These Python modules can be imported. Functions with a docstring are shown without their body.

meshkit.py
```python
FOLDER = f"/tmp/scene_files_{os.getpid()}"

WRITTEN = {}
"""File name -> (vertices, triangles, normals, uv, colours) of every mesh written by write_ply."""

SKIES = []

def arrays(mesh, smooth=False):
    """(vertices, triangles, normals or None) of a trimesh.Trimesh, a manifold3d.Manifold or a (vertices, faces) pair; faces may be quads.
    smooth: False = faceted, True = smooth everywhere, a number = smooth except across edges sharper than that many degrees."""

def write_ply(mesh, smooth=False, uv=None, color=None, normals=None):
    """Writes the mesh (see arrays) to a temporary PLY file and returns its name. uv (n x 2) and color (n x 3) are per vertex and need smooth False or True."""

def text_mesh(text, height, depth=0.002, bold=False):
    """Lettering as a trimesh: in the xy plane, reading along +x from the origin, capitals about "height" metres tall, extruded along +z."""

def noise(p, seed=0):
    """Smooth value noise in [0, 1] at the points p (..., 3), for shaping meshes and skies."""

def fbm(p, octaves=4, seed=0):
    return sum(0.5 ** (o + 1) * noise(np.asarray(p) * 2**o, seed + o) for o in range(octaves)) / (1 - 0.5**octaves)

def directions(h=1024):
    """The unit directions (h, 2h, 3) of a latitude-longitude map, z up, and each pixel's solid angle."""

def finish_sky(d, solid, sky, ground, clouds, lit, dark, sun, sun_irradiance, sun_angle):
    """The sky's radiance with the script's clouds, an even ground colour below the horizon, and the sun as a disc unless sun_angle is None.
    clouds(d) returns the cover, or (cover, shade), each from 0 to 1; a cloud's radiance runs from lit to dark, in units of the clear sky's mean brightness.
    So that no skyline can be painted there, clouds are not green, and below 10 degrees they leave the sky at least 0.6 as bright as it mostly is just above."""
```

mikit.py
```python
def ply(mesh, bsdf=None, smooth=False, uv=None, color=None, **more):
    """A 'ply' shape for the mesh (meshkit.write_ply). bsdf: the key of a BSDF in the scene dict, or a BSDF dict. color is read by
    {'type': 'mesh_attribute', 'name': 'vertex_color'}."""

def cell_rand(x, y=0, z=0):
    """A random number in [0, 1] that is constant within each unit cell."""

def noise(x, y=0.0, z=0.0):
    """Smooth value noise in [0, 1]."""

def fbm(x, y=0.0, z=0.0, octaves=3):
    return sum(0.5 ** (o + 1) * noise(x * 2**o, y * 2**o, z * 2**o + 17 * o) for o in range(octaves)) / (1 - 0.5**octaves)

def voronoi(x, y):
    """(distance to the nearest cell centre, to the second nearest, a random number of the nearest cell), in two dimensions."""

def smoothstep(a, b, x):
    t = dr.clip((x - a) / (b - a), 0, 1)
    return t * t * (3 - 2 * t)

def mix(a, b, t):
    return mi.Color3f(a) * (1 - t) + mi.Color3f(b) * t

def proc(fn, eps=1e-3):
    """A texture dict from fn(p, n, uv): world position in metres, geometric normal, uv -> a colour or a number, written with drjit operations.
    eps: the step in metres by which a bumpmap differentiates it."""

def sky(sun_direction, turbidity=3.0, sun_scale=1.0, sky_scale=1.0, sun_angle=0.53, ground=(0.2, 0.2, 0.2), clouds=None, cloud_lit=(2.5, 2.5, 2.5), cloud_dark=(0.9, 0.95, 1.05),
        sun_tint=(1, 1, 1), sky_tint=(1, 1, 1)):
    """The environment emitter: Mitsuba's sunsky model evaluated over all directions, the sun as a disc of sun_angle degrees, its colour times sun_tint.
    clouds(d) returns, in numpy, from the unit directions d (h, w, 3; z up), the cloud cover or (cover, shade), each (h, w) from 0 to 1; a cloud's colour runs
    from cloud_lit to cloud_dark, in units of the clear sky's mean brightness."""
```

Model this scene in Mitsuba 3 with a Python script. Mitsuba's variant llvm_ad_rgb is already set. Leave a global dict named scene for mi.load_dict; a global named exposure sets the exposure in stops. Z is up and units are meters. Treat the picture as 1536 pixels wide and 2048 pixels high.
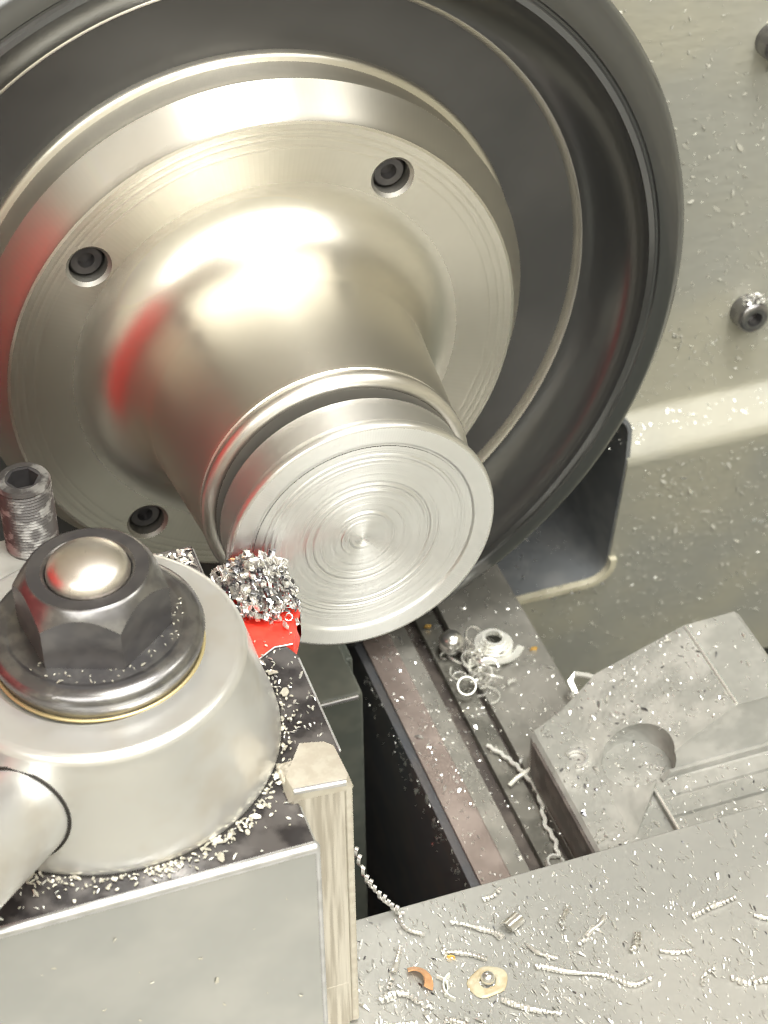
import math
import numpy as np
import trimesh
import manifold3d as m3
import shapely
from shapely.geometry import Polygon, Point, box as sbox
import drjit as dr
import mitsuba as mi
import mikit
from mikit import proc, noise, fbm, voronoi, smoothstep, mix

# ------------------------------------------------------------------ camera, light, exposure
# the machine is modelled in millimetres (spindle axis = Y, cross travel = X, up = Z) and written in metres
S = 0.001
T = mi.ScalarTransform4f
scene, labels = {}, {}
EYE = np.array([-88.977, -275.799, 252.219])
FWD = np.array([0.24415024, 0.72317764, -0.6460687])
UPV = [0.21876884, 0.6079806, 0.76321673]
scene['camera'] = {
    'type': 'thinlens', 'fov': 21.67, 'fov_axis': 'x', 'near_clip': 0.02, 'far_clip': 20.0,
    'aperture_radius': 0.0009, 'focus_distance': 0.380,
    'to_world': T().look_at(origin=(EYE * S).tolist(), target=((EYE + FWD * 300) * S).tolist(), up=UPV)}
exposure = 1.08

MAIN = dict(x=0.15, y=-0.22, z=1.02, w=0.28, h=0.26, power=27.0)     # square LED panel over the machine
SIDE = dict(x=0.86, y=-0.25, z=1.02, w=0.30, h=0.30, power=6.5)      # second panel to the right
FILL = dict(x=-0.15, y=-1.15, z=1.17, w=2.4, h=1.1, power=3.0)      # fill panel added behind the operator, made wide and dim for soft light


def lamp(key, d, label):
    """A ceiling fixture: white tray with a glowing diffuser."""
    x0, x1, y0, y1 = d['x'] - d['w'] / 2, d['x'] + d['w'] / 2, d['y'] - d['h'] / 2, d['y'] + d['h'] / 2
    v = np.array([[x0, y0, d['z']], [x1, y0, d['z']], [x1, y1, d['z']], [x0, y1, d['z']]])
    f = np.array([[0, 2, 1], [0, 3, 2]])
    c = d['power']
    scene[key + '__diffuser'] = {**mikit.ply((v, f), {'type': 'diffuse', 'reflectance': {'type': 'rgb', 'value': [.7, .7, .7]}}),
                                 'emitter': {'type': 'area', 'radiance': {'type': 'rgb', 'value': [c, c * .985, c * .925]}}}
    o = trimesh.creation.box(extents=[d['w'] + .04, d['h'] + .04, .05])
    o.apply_translation([d['x'], d['y'], d['z'] + .029])
    scene[key + '__tray'] = mikit.ply(o, {'type': 'diffuse', 'reflectance': {'type': 'rgb', 'value': [.75, .75, .74]}})
    labels[key] = {'label': label, 'category': 'lamp'}


lamp('ceiling_lamp', MAIN, 'square white ceiling panel lamp straight above the lathe')
lamp('ceiling_lamp_001', SIDE, 'narrower white ceiling panel lamp right of the lathe')
lamp('ceiling_lamp_002', FILL, 'added broad dim white fill panel on the ceiling behind the operator')


# ------------------------------------------------------------------ materials
def rgb(*c):
    return {'type': 'rgb', 'value': list(c)}


def principled(name, color, rough=.4, metal=0., spec=.5, coat=0., bump=None, bump_scale=1.0, **kw):
    b = {'type': 'principled', 'base_color': rgb(*color) if isinstance(color, tuple) else color, 'roughness': rough, 'metallic': metal,
         'specular': spec, 'clearcoat': coat, 'clearcoat_gloss': .9, **kw}
    if bump is not None:
        b = {'type': 'bumpmap', 'nested': b, 'arbitrary': bump, 'scale': bump_scale}
    scene[name] = {'type': 'twosided', 'nested': b}


def conductor(name, color, au, av=None):
    d = {'type': 'roughconductor', 'material': 'none', 'specular_reflectance': rgb(*color) if isinstance(color, tuple) else color, 'distribution': 'ggx'}
    if av is None:
        d['alpha'] = au
    else:
        d['alpha_u'], d['alpha_v'] = au, av
    scene[name] = {'type': 'twosided', 'nested': d}


def grime(a, b, k, lo=.35, hi=.7):
    """Two colours mixed by patches of oil film and dirt, k patches per metre."""
    return proc(lambda p, n, uv: mix(a, b, smoothstep(lo, hi, fbm(p.x * k, p.y * k, p.z * k, 4))), eps=1e-5)


def streaks(a, b, kx, ky, kz, lo=.3, hi=.7):
    return proc(lambda p, n, uv: mix(a, b, smoothstep(lo, hi, fbm(p.x * kx, p.y * ky, p.z * kz, 4))), eps=1e-5)


conductor('turned_steel', grime((.80, .77, .69), (.735, .705, .63), 35, .3, .8), .085, .17)
conductor('hub_steel', grime((.80, .77, .69), (.735, .705, .63), 35, .3, .8), .11, .115)
conductor('neck_metal', (.86, .855, .83), .10, .22)
conductor('dark_steel', (.30, .29, .265), .34)
conductor('bead_steel', (.80, .775, .73), .09, .14)
conductor('faced_metal', (.90, .91, .90), .16, .40)
principled('satin_chrome', grime((.64, .64, .62), (.58, .555, .505), 110, .4, .8), grime((.28,) * 3, (.34,) * 3, 60), .72, .5)
conductor('bright_stud', (.88, .83, .77), .12)
principled('chuck_black', (.125, .127, .128), .17, .85, .6, .3)
principled('chuck_plate_black', grime((.036, .036, .036), (.048, .047, .046), 40), .30, 0., .5)
principled('black_oxide', grime((.070, .067, .070), (.095, .09, .09), 300), .30, .6, .5, .0)
principled('black_oxide_worn', grime((.19, .185, .19), (.27, .265, .26), 500), .27, .9, .5, .0)
principled('oily_black', grime((.030, .027, .028), (.10, .092, .090), 260), grime((.18,) * 3, (.42,) * 3, 300), .35, .5, .3)
principled('block_gray', grime((.38, .385, .37), (.43, .43, .41), 60), grime((.34,) * 3, (.39,) * 3, 30), .55, .5)  # grey base holds the bright room mirrored in the block front
principled('edge_steel', grime((.60, .60, .61), (.50, .50, .50), 400), .36, .8)
principled('bar_steel', streaks((.43, .39, .32), (.65, .61, .53), 1500, 1500, 60), .38, .6, .5)
principled('bar_cap', grime((.62, .57, .48), (.70, .66, .57), 700), .42, .75, .5)
principled('slide_steel', grime((.275, .275, .258), (.33, .325, .302), 45), .40, .35, .5)
CASTBUMP = proc(lambda p, n, uv: fbm(p.x * 900, p.y * 900, p.z * 900, 3), eps=2e-5)
principled('cast_gray', grime((.24, .24, .22), (.32, .315, .29), 160), grime((.34,) * 3, (.58,) * 3, 90), .15, .5, bump=CASTBUMP, bump_scale=.00022)
PAINTBUMP = proc(lambda p, n, uv: fbm(p.x * 260 + p.z * 90, p.y * 300, p.z * 700, 3), eps=2e-5)
principled('headstock_paint', grime((.25, .25, .222), (.30, .29, .235), 30), grime((.30,) * 3, (.5,) * 3, 60), 0., .5, bump=PAINTBUMP, bump_scale=.00011)
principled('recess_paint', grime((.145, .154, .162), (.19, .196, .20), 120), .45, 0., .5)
principled('cream_edge', grime((.50, .47, .36), (.38, .35, .26), 200), .45, 0., .5)
principled('way_steel', grime((.20, .195, .175), (.27, .26, .235), 160), .38, .35, .5)
principled('way_brown', grime((.20, .163, .147), (.27, .225, .205), 160), .40, .25, .5)
principled('way_dark', grime((.10, .098, .085), (.17, .165, .145), 260), .42, .2, .5)
principled('slot_brown', grime((.055, .046, .042), (.10, .085, .075), 300), .45, .1, .5)
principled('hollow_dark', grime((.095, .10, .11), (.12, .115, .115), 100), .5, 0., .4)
principled('guard_green', grime((.085, .095, .083), (.11, .117, .10), 180), .5, 0., .4)
principled('red_coat', grime((.80, .050, .030), (.70, .035, .022), 400), .35, 0., .5)
principled('chip_steel', (.78, .77, .74), .20, .95)
principled('chip_bright', (.90, .89, .86), .25, .88)
principled('chip_dark', (.22, .22, .24), .20, .95)
principled('chip_pale', (.72, .72, .67), .30, .45, .5)
principled('chip_dust_steel', grime((.30, .30, .30), (.66, .65, .62), 1400), .3, .8)
principled('screw_black', grime((.075, .07, .068), (.24, .235, .225), 420, .45, .65), .42, .6)
principled('plate_speck', grime((.40, .395, .37), (.60, .59, .555), 900), .32, .6)
principled('speck_gray', (.37, .365, .325), .4, .1)
principled('foot_dust', (.50, .48, .41), .35, .4)
principled('brass', (.86, .55, .16), .28, .9)
principled('copper', (.80, .45, .24), .33, .7)
principled('amber_resin', grime((.40, .37, .27), (.36, .30, .19), 700), .25, 0., .5, .5)
principled('gasket_gold', (.60, .50, .27), .35, .7)
principled('dark_gap', (.02, .018, .016), .6, 0., .3)
principled('red_paint', (.66, .030, .028), .35, 0., .5)
principled('wall_cream', (.67, .655, .58), .8, 0., .2)
principled('ceiling_white', (.86, .85, .80), .8, 0., .2)
principled('floor_gray', (.38, .375, .35), .6, 0., .3)


# ------------------------------------------------------------------ mesh helpers (millimetres)
def put(key, mesh, bsdf, smooth=False, uv=None, label=None, category=None, group=None, kind=None):
    if hasattr(mesh, 'to_mesh'):
        q = mesh.to_mesh()
        mesh = (q.vert_properties[:, :3], q.tri_verts)
    if isinstance(mesh, trimesh.Trimesh):
        mesh = (mesh.vertices, mesh.faces)
    v, f = np.asarray(mesh[0], float) * S, np.asarray(mesh[1])
    assert len(f), key
    scene[key] = mikit.ply((v, f), bsdf, smooth=smooth, uv=uv)
    tag(key, label, category, group, kind)


def tag(key, label=None, category=None, group=None, kind=None):
    d = {k: x for k, x in dict(label=label, category=category, group=group, kind=kind).items() if x}
    if d:
        labels[key] = d


def split(pts, ang=28):
    """Cuts a profile where it turns sharply, so that those edges stay crisp."""
    pts = [np.array(p, float) for p in pts]
    out, cur = [], [pts[0]]
    for i in range(1, len(pts)):
        cur.append(pts[i])
        if i < len(pts) - 1:
            a, b = pts[i] - pts[i - 1], pts[i + 1] - pts[i]
            c = a @ b / (np.linalg.norm(a) * np.linalg.norm(b) + 1e-12)
            if c < math.cos(math.radians(ang)):
                out.append(cur)
                cur = [pts[i]]
    out.append(cur)
    return out


def revolve(pieces, n=256, axis='y', centre=(0, 0), start=-2.2, wobble=None):
    """Turned surface: pieces of profile (radius, height). Returns mesh and uv (u round the axis, v along the profile)."""
    V, F, UV, at = [], [], [], 0
    th = start + np.linspace(0, 2 * np.pi, n + 1)
    for pc in pieces:
        pc = np.array(pc, float)
        r, h = pc[:, 0][:, None], pc[:, 1][:, None] + 0 * th[None]
        if wobble is not None:
            h = h + wobble(pc[:, 0][:, None], th[None])
        c, s = r * np.cos(th), r * np.sin(th)
        P = np.stack([c, h, s], -1) if axis == 'y' else np.stack([c + centre[0], s + centre[1], h], -1)
        L = np.concatenate([[0], np.cumsum(np.linalg.norm(np.diff(pc, axis=0), axis=1))])
        V.append(P.reshape(-1, 3))
        UV.append(np.stack([np.broadcast_to(np.linspace(0, 1, n + 1)[None], P.shape[:2]), np.broadcast_to(L[:, None] * .01, P.shape[:2])], -1).reshape(-1, 2))
        i, j = np.meshgrid(np.arange(len(pc) - 1), np.arange(n), indexing='ij')
        a = at + i * (n + 1) + j
        q = np.stack([a, a + n + 1, a + n + 2, a + 1], -1).reshape(-1, 4)
        F += [q[:, [0, 1, 2]], q[:, [0, 2, 3]]]
        at += len(V[-1])
    return (np.vstack(V), np.vstack(F)), np.vstack(UV)


def arc(cx, cy, r, a0, a1, n=8):
    a = np.radians(np.linspace(a0, a1, n))
    return [(cx + r * math.cos(t), cy + r * math.sin(t)) for t in a]


def hull(points):
    return m3.Manifold.hull_points(np.asarray(points, float))


def cbox(x0, x1, y0, y1, z0, z1, c=.6):
    """Box with rounded edges of radius c."""
    k = []
    for a in (0, 22.5, 45, 67.5, 90):
        for b in (0, 30, 60, 90):
            ca, sa, cb, sb = math.cos(math.radians(a)), math.sin(math.radians(a)), math.cos(math.radians(b)), math.sin(math.radians(b))
            k.append((ca * cb, sa * cb, sb))
    k = np.array(k) * c
    pts = []
    for sx, X in ((-1, x0 + c), (1, x1 - c)):
        for sy, Y in ((-1, y0 + c), (1, y1 - c)):
            for sz, Z in ((-1, z0 + c), (1, z1 - c)):
                pts.append(k * [sx, sy, sz] + [X, Y, Z])
    return hull(np.vstack(pts))


def cyl(r, p0, p1, n=48, r1=None):
    """Cylinder (or cone) between two points."""
    p0, p1 = np.array(p0, float), np.array(p1, float)
    d = p1 - p0
    L = np.linalg.norm(d)
    d /= L
    c = m3.Manifold.cylinder(L, r, r if r1 is None else r1, n)
    M = trimesh.geometry.align_vectors([0, 0, 1], d)
    M[:3, 3] = p0
    return c.transform(M[:3])


def xs(pts):
    return m3.CrossSection([np.asarray(pts, float)], m3.FillRule.NonZero)


def extrude_y(poly, y0, y1):
    """Extrudes an (x, z) outline along Y."""
    c = m3.CrossSection([np.asarray(poly, float)], m3.FillRule.NonZero).extrude(y1 - y0)
    M = np.array([[1, 0, 0, 0], [0, 0, 1, y0], [0, 1, 0, 0]], float)   # (x, z, h) -> (x, h + y0, z)
    return c.transform(M)


def extrude_x(poly, x0, x1):
    """Extrudes a (y, z) outline along X."""
    c = m3.CrossSection([np.asarray(poly, float)], m3.FillRule.NonZero).extrude(x1 - x0)
    M = np.array([[0, 0, 1, x0], [1, 0, 0, 0], [0, 1, 0, 0]], float)
    return c.transform(M)


def sweep(points, w, h, closed_ends=True, normal=None, taper=None):
    """Ribbon of rectangular section w x h along a path."""
    p = np.asarray(points, float)
    n = len(p)
    t = np.gradient(p, axis=0)
    t /= np.linalg.norm(t, axis=1, keepdims=True) + 1e-12
    if normal is None:
        normal = np.tile([0, 0, 1.], (n, 1))
    normal = np.broadcast_to(normal, (n, 3))
    s = np.cross(t, normal)
    s /= np.linalg.norm(s, axis=1, keepdims=True) + 1e-12
    b = np.cross(s, t)
    k = np.ones(n) if taper is None else np.asarray(taper)
    V = np.stack([p + sx * s * (w / 2 * k)[:, None] + sb * b * h / 2 for sx, sb in ((-1, -1), (1, -1), (1, 1), (-1, 1))], 1).reshape(-1, 3)
    F = []
    for i in range(n - 1):
        for j in range(4):
            a, b2 = i * 4 + j, i * 4 + (j + 1) % 4
            F += [[a, b2, b2 + 4], [a, b2 + 4, a + 4]]
    e = (n - 1) * 4
    F += [[0, 2, 1], [0, 3, 2], [e, e + 1, e + 2], [e, e + 2, e + 3]]
    return V, np.array(F)


def rot_about(v, axis, ang):
    M = trimesh.transformations.rotation_matrix(ang, axis)[:3, :3]
    return v @ M.T


def join(meshes):
    V, F, at = [], [], 0
    for v, f in meshes:
        V.append(v)
        F.append(np.asarray(f) + at)
        at += len(v)
    return np.vstack(V), np.vstack(F)


# ------------------------------------------------------------------ the workshop round the machine, mirrored in the bright metal
def shell(key, x0, x1, y0, y1, z0, z1, bsdf):
    o = trimesh.creation.box(bounds=[[x0 * 1e3, y0 * 1e3, z0 * 1e3], [x1 * 1e3, y1 * 1e3, z1 * 1e3]])
    put(key, o, bsdf, kind='structure', label={'ceiling': 'white workshop ceiling', 'floor': 'grey workshop floor'}.get(key, 'plain cream workshop wall'))


shell('ceiling', -2.0, 2.2, -2.2, 2.0, 1.25, 1.32, 'ceiling_white')
shell('floor', -2.0, 2.2, -2.2, 2.0, -1.1, -1.03, 'floor_gray')
shell('wall', -2.07, -2.0, -2.2, 2.0, -1.1, 1.32, 'wall_cream')
shell('wall_001', 2.2, 2.27, -2.2, 2.0, -1.1, 1.32, 'wall_cream')
shell('wall_002', -2.07, 2.27, -2.27, -2.2, -1.1, 1.32, 'wall_cream')
shell('wall_003', -2.07, 2.27, 2.0, 2.07, -1.1, 1.32, 'wall_cream')

# red tool chest left of the machine: the red seen in the turned steel
put('tool_chest__carcass', cbox(-660, -320, -70, 640, -420, 200, 6), 'red_paint', 40)
for k in range(3):
    z = -390 + 196 * k
    put('tool_chest__drawer' + ('_%03d' % k if k else ''), cbox(-321, -312, -55, 620, z, z + 184, 3), 'red_paint', 40)
    put('tool_chest__handle' + ('_%03d' % k if k else ''), cbox(-312.5, -298, 180, 380, z + 150, z + 162, 3), 'chip_dark', 40)
tag('tool_chest', 'red steel tool chest with three drawers left of the lathe', 'tool chest')

# ------------------------------------------------------------------ headstock
WY = 110.0
PROF = [(WY, 78), (WY, -75.5), (109.6, -77.2), (108.5, -78.4), (102.6, -82.3), (100.6, -84.0), (99.8, -86.0), (100.0, -88), (116, -190), (380, -190), (380, 78)]
head = extrude_x(PROF, -170, 330)


def rrect_prism(x0, x1, z0, z1, r, y0, y1, grow=0.0):
    cs = m3.CrossSection.square([x1 - x0 - 2 * r, z1 - z0 - 2 * r]).translate([x0 + r, z0 + r]).offset(r, m3.JoinType.Round, 2., 32)
    M = np.array([[1, 0, 0, 0], [0, 0, 1, y0], [0, 1, 0, 0]], float)
    return cs.extrude(y1 - y0).transform(M)


pocket = rrect_prism(50, 107, -133, -70, 6.5, 85, 168)
put('headstock__casting', head - pocket, 'headstock_paint', 35)
behind = extrude_x([(100.35, -86), (116.3, -190), (175, -190), (175, -60), (100.35, -60)], 20, 140)
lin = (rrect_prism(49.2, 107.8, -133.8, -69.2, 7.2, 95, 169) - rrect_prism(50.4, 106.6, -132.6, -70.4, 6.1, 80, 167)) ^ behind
put('headstock__recess', lin, 'recess_paint', 35,
    label='dark round cornered recess in the casting')
lip = (rrect_prism(48.4, 108.6, -134.6, -68.4, 8, 90, 112) - rrect_prism(50.3, 106.7, -132.7, -70.3, 6.3, 80, 140)) ^ extrude_x(
    [(98.3, -88), (114.8, -192), (120, -192), (104, -88)], 40, 120) ^ m3.Manifold.cube([200, 200, 12.5]).translate([0, 20, -137])
put('headstock__recess_lip', lip, 'cream_edge', 35, label='cream lower lip of the dark recess')  # lip in a lighter cream tone than the casting


def socket_screw(key, x, y, z, r, ay=-1.0):
    """Button head screw with a hexagon socket, standing out along -Y."""
    pr = [(0.01, 3.4), (1.6, 3.4), (1.6, 5.2)] + arc(0, 0, r, 76, 8, 8) + [(r, 0), (r, -1)]
    prof = [(2.1, 2.6), (2.1, 5.6), (2.9, 5.7)] + [(r - 1.5 + a, 4.2 + b) for a, b in arc(0, 0, 1.5, 84, 4, 6)] + [(r, -.8)]
    (v, f), uv = revolve(split(prof), 40)
    v = v * [1, -1, 1] + [x, y, z]
    put(key, (v, f), 'black_oxide_worn', True)
    put(key + '__socket', cyl(2.2, [x, y - 1.2, z], [x, y - 3.0, z], 6), 'black_oxide')


socket_screw('headstock__socket_screw', 143, WY, -51, 4.6)
socket_screw('headstock__socket_screw_001', 140.8, WY, 27.5, 4.5)
tag('headstock', 'grey green painted headstock casting dusted with metal chips behind the spinning flange', 'machine headstock')
# spindle nose between headstock and chuck
(v, f), uv = revolve(split([(46, 95), (46, 112)]), 96)
put('spindle_nose', (v, f), 'black_oxide', True, label='dark spindle nose between the headstock and the black ring', category='spindle')

# ------------------------------------------------------------------ black chuck ring
plate = [(60.5, 81.2), (78.3, 80.6)]
rim = [(79.3, 78.8), (79.4, 78.8)] + [(79.4 + 11.2 * math.sin(t), 78.8 - 11.9 * (1 - math.cos(t)) ** .62) for t in np.linspace(.12, math.pi / 2, 12)] + \
      [(91.9, 66.75), (92.4, 67.3), (92.9, 67.3), (93.3, 66.9), (95, 67.1), (97.5, 68.0), (99.8, 69.7), (101.6, 72), (102.6, 74.8), (102.7, 78), (102.3, 84), (100.5, 89), (97, 93), (90, 96.5), (70, 98), (44, 98)]
(v, f), uv = revolve(split(plate), 256)
put('chuck_ring__plate', (v, f), 'chuck_plate_black', True, uv)
(v, f), uv = revolve(split(rim, 40), 256)
put('chuck_ring__rim', (v, f), 'chuck_black', True, uv, label='thick rounded outer rim with a fine groove')
(v, f), uv = revolve([[(77.9, 80.7), (78.2, 79.9), (78.7, 79.1), (79.45, 78.7)]], 256)
put('chuck_ring__inner_glint', (v, f), 'bead_steel', True, uv, label='thin bright ring painting the chamfer glint round the flat black face')  # bright steel ring stands in for light caught on the chamfer
tag('chuck_ring', 'black round chuck ring with a thick glossy rounded rim behind the steel flange', 'chuck')

# ------------------------------------------------------------------ turned steel flange with hub (the workpiece)
spig = [(62.9, 81.5), (62.9, 80.0), (62.5, 79.4), (61.9, 79.2), (61.2, 79.0), (60.6, 77.8), (60.2, 76.2), (60.0, 74.6), (60.1, 73.4)]
side = [(60.1, 73.4), (60.6, 72.6), (61.2, 71.9), (61.25, 71.4)] + [(61.25 - 4.75 * t, 71.4 - 7.75 * t) for t in np.linspace(0, 1, 8)[1:]] + [(56.2, 62.95), (55.6, 62.8)]
R0 = 42.6
fil = [(R0, 62.8)]
for t in np.linspace(0, 1, 22)[1:]:
    a = t * math.pi / 2
    fil.append((30.2 + (R0 - 30.2) * (1 - math.sin(a)) ** 1.12, 62.8 - 17.5 * (1 - math.cos(a))))
hub = fil + [(29.7, 41), (29.0, 34), (28.2, 26), (27.5, 19.5), (27.3, 18.6)]
bead = [(27.3, 18.6)] + arc(25.6, 16.6, 2.1, 55, -96, 14) + [(25.2, 14.55)]
groove = [(25.2, 14.55), (23.2, 14.3), (21.8, 14.0), (21.4, 13.0), (21.6, 12.0), (25.0, 11.4)]
neck = [(25.0, 11.4), (25.45, 10.9), (25.6, 8), (25.55, 4.2), (25.8, 3.2), (26.5, 2.4)]
lipp = [(26.5, 2.4), (26.9, 1.9), (27.0, 1.2), (26.9, .35), (26.6, .02), (26.2, 0)]
(v, f), uv = revolve(split(spig, 40), 256)
put('flange_hub__backing_ring', (v, f), 'turned_steel', True, uv)
(v, f), uv = revolve(split(side, 34), 320)
put('flange_hub__rim', (v, f), 'turned_steel', True, uv)
(v, f), uv = revolve([hub], 256)
put('flange_hub__hub', (v, f), 'hub_steel', True, uv)
(v, f), uv = revolve([bead], 256)
put('flange_hub__bead', (v, f), 'bead_steel', True, uv, label='polished rounded bead at the end of the hub')
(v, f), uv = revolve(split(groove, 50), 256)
put('flange_hub__groove', (v, f), 'dark_steel', True, uv, label='groove between bead and neck with its dark reflection painted in')  # dark tone puts the dark reflection of the groove into its colour
(v, f), uv = revolve(split(neck, 60) + split(lipp, 60), 256)
put('flange_hub__neck', (v, f), 'neck_metal', True, uv)
# flange face: a turned annulus with four bolt holes
HOLES = [(47.9, 54), (47.9, 139), (47.9, 231), (47.9, 319)]
HR = 4.7
hc = [Point(r * math.cos(math.radians(a)), r * math.sin(math.radians(a))).buffer(HR, 24) for r, a in HOLES]
rr = np.concatenate([np.linspace(R0, 55.6, 27)])
dy = np.zeros(27)
dy[20], dy[23] = .05, .05
dy[16] = .04
tt = np.radians(np.linspace(0, 360, 289))
V, F, UV, at = [], [], [], 0
for i in range(26):
    for j in range(288):
        q = np.array([(rr[i + a] * math.cos(tt[j + b]), rr[i + a] * math.sin(tt[j + b])) for a, b in ((0, 0), (1, 0), (1, 1), (0, 1))])
        c = q.mean(0)
        near = min(math.hypot(c[0] - h.centroid.x, c[1] - h.centroid.y) for h in hc)
        if near < HR - .5:
            continue
        if near > HR + .6:
            V.append(np.stack([q[:, 0], 62.8 + dy[[i, i + 1, i + 1, i]], q[:, 1]], 1))
            UV.append(np.stack([tt[[j, j, j + 1, j + 1]] / 6.2832, rr[[i, i + 1, i + 1, i]] * .01], 1))
            F += [[at, at + 1, at + 2], [at, at + 2, at + 3]]
            at += 4
            continue
        g = Polygon(q)
        for h in hc:
            g = g.difference(h)
        for pg in getattr(g, 'geoms', [g]):
            if pg.is_empty or pg.area < 1e-6:
                continue
            vv, ff = trimesh.creation.triangulate_polygon(pg, engine='earcut')
            an = np.arctan2(vv[:, 1], vv[:, 0])
            an = tt[j] + (an - tt[j] + np.pi) % (2 * np.pi) - np.pi
            V.append(np.stack([vv[:, 0], 0 * vv[:, 0] + 62.8, vv[:, 1]], 1))
            UV.append(np.stack([an / 6.2832, np.hypot(vv[:, 0], vv[:, 1]) * .01], 1))
            F += (np.asarray(ff) + at).tolist()
            at += len(vv)
put('flange_hub__face', (np.vstack(V), np.array(F)), 'turned_steel', False, np.vstack(UV))
for k, (r, a) in enumerate(HOLES):
    x, z = r * math.cos(math.radians(a)), r * math.sin(math.radians(a))
    sfx = '_%03d' % k if k else ''
    ring = [(HR, 62.8), (HR - .7, 63.5), (HR - .75, 69.0), (.02, 69.0)]
    (v, f), uv = revolve(split(ring), 48)
    put('flange_hub__bolt_hole' + sfx, (v + [x, 0, z], f), 'dark_steel', True)
    pr = [(.02, 67.6), (1.7, 67.6), (1.75, 65.4), (3.1, 65.3), (3.5, 65.7), (3.6, 69)]
    (v, f), uv = revolve(split(pr, 40), 32)
    put('flange_hub__bolt' + sfx, (v + [x, 0, z], f), 'black_oxide', True)
# end face with tool marks
rng = np.random.default_rng(5)
ring_h = np.cumsum(rng.normal(0, 1, 400))
ring_h -= np.convolve(ring_h, np.ones(15) / 15, 'same')


def marks(r, th):
    k = r * 9.0
    i = np.floor(k).astype(int) % 398
    t = k - np.floor(k)
    base = ring_h[i] * (1 - t) + ring_h[i + 1] * t
    w = np.zeros(np.broadcast(r, th).shape)
    for m, ph in ((1, .3), (2, 1.9), (3, 4.0), (5, 2.2)):
        w = w + np.cos(m * th + ph + r * (.5 + .35 * m)) / m
    return (.032 * base * (1 + 1.1 * w) + .016 * np.sin(r * 3.1 + .8 * np.sin(r * 1.3) + .5 * np.sin(th + r * .4)) * np.clip(r / 4, 0, 1)) * np.clip((22.0 - r) / 2.0, 0, 1) * np.clip(r / .8, 0, 1) + .004 * np.sin(r * 42) * np.clip(r / 2, 0, 1)


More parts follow.
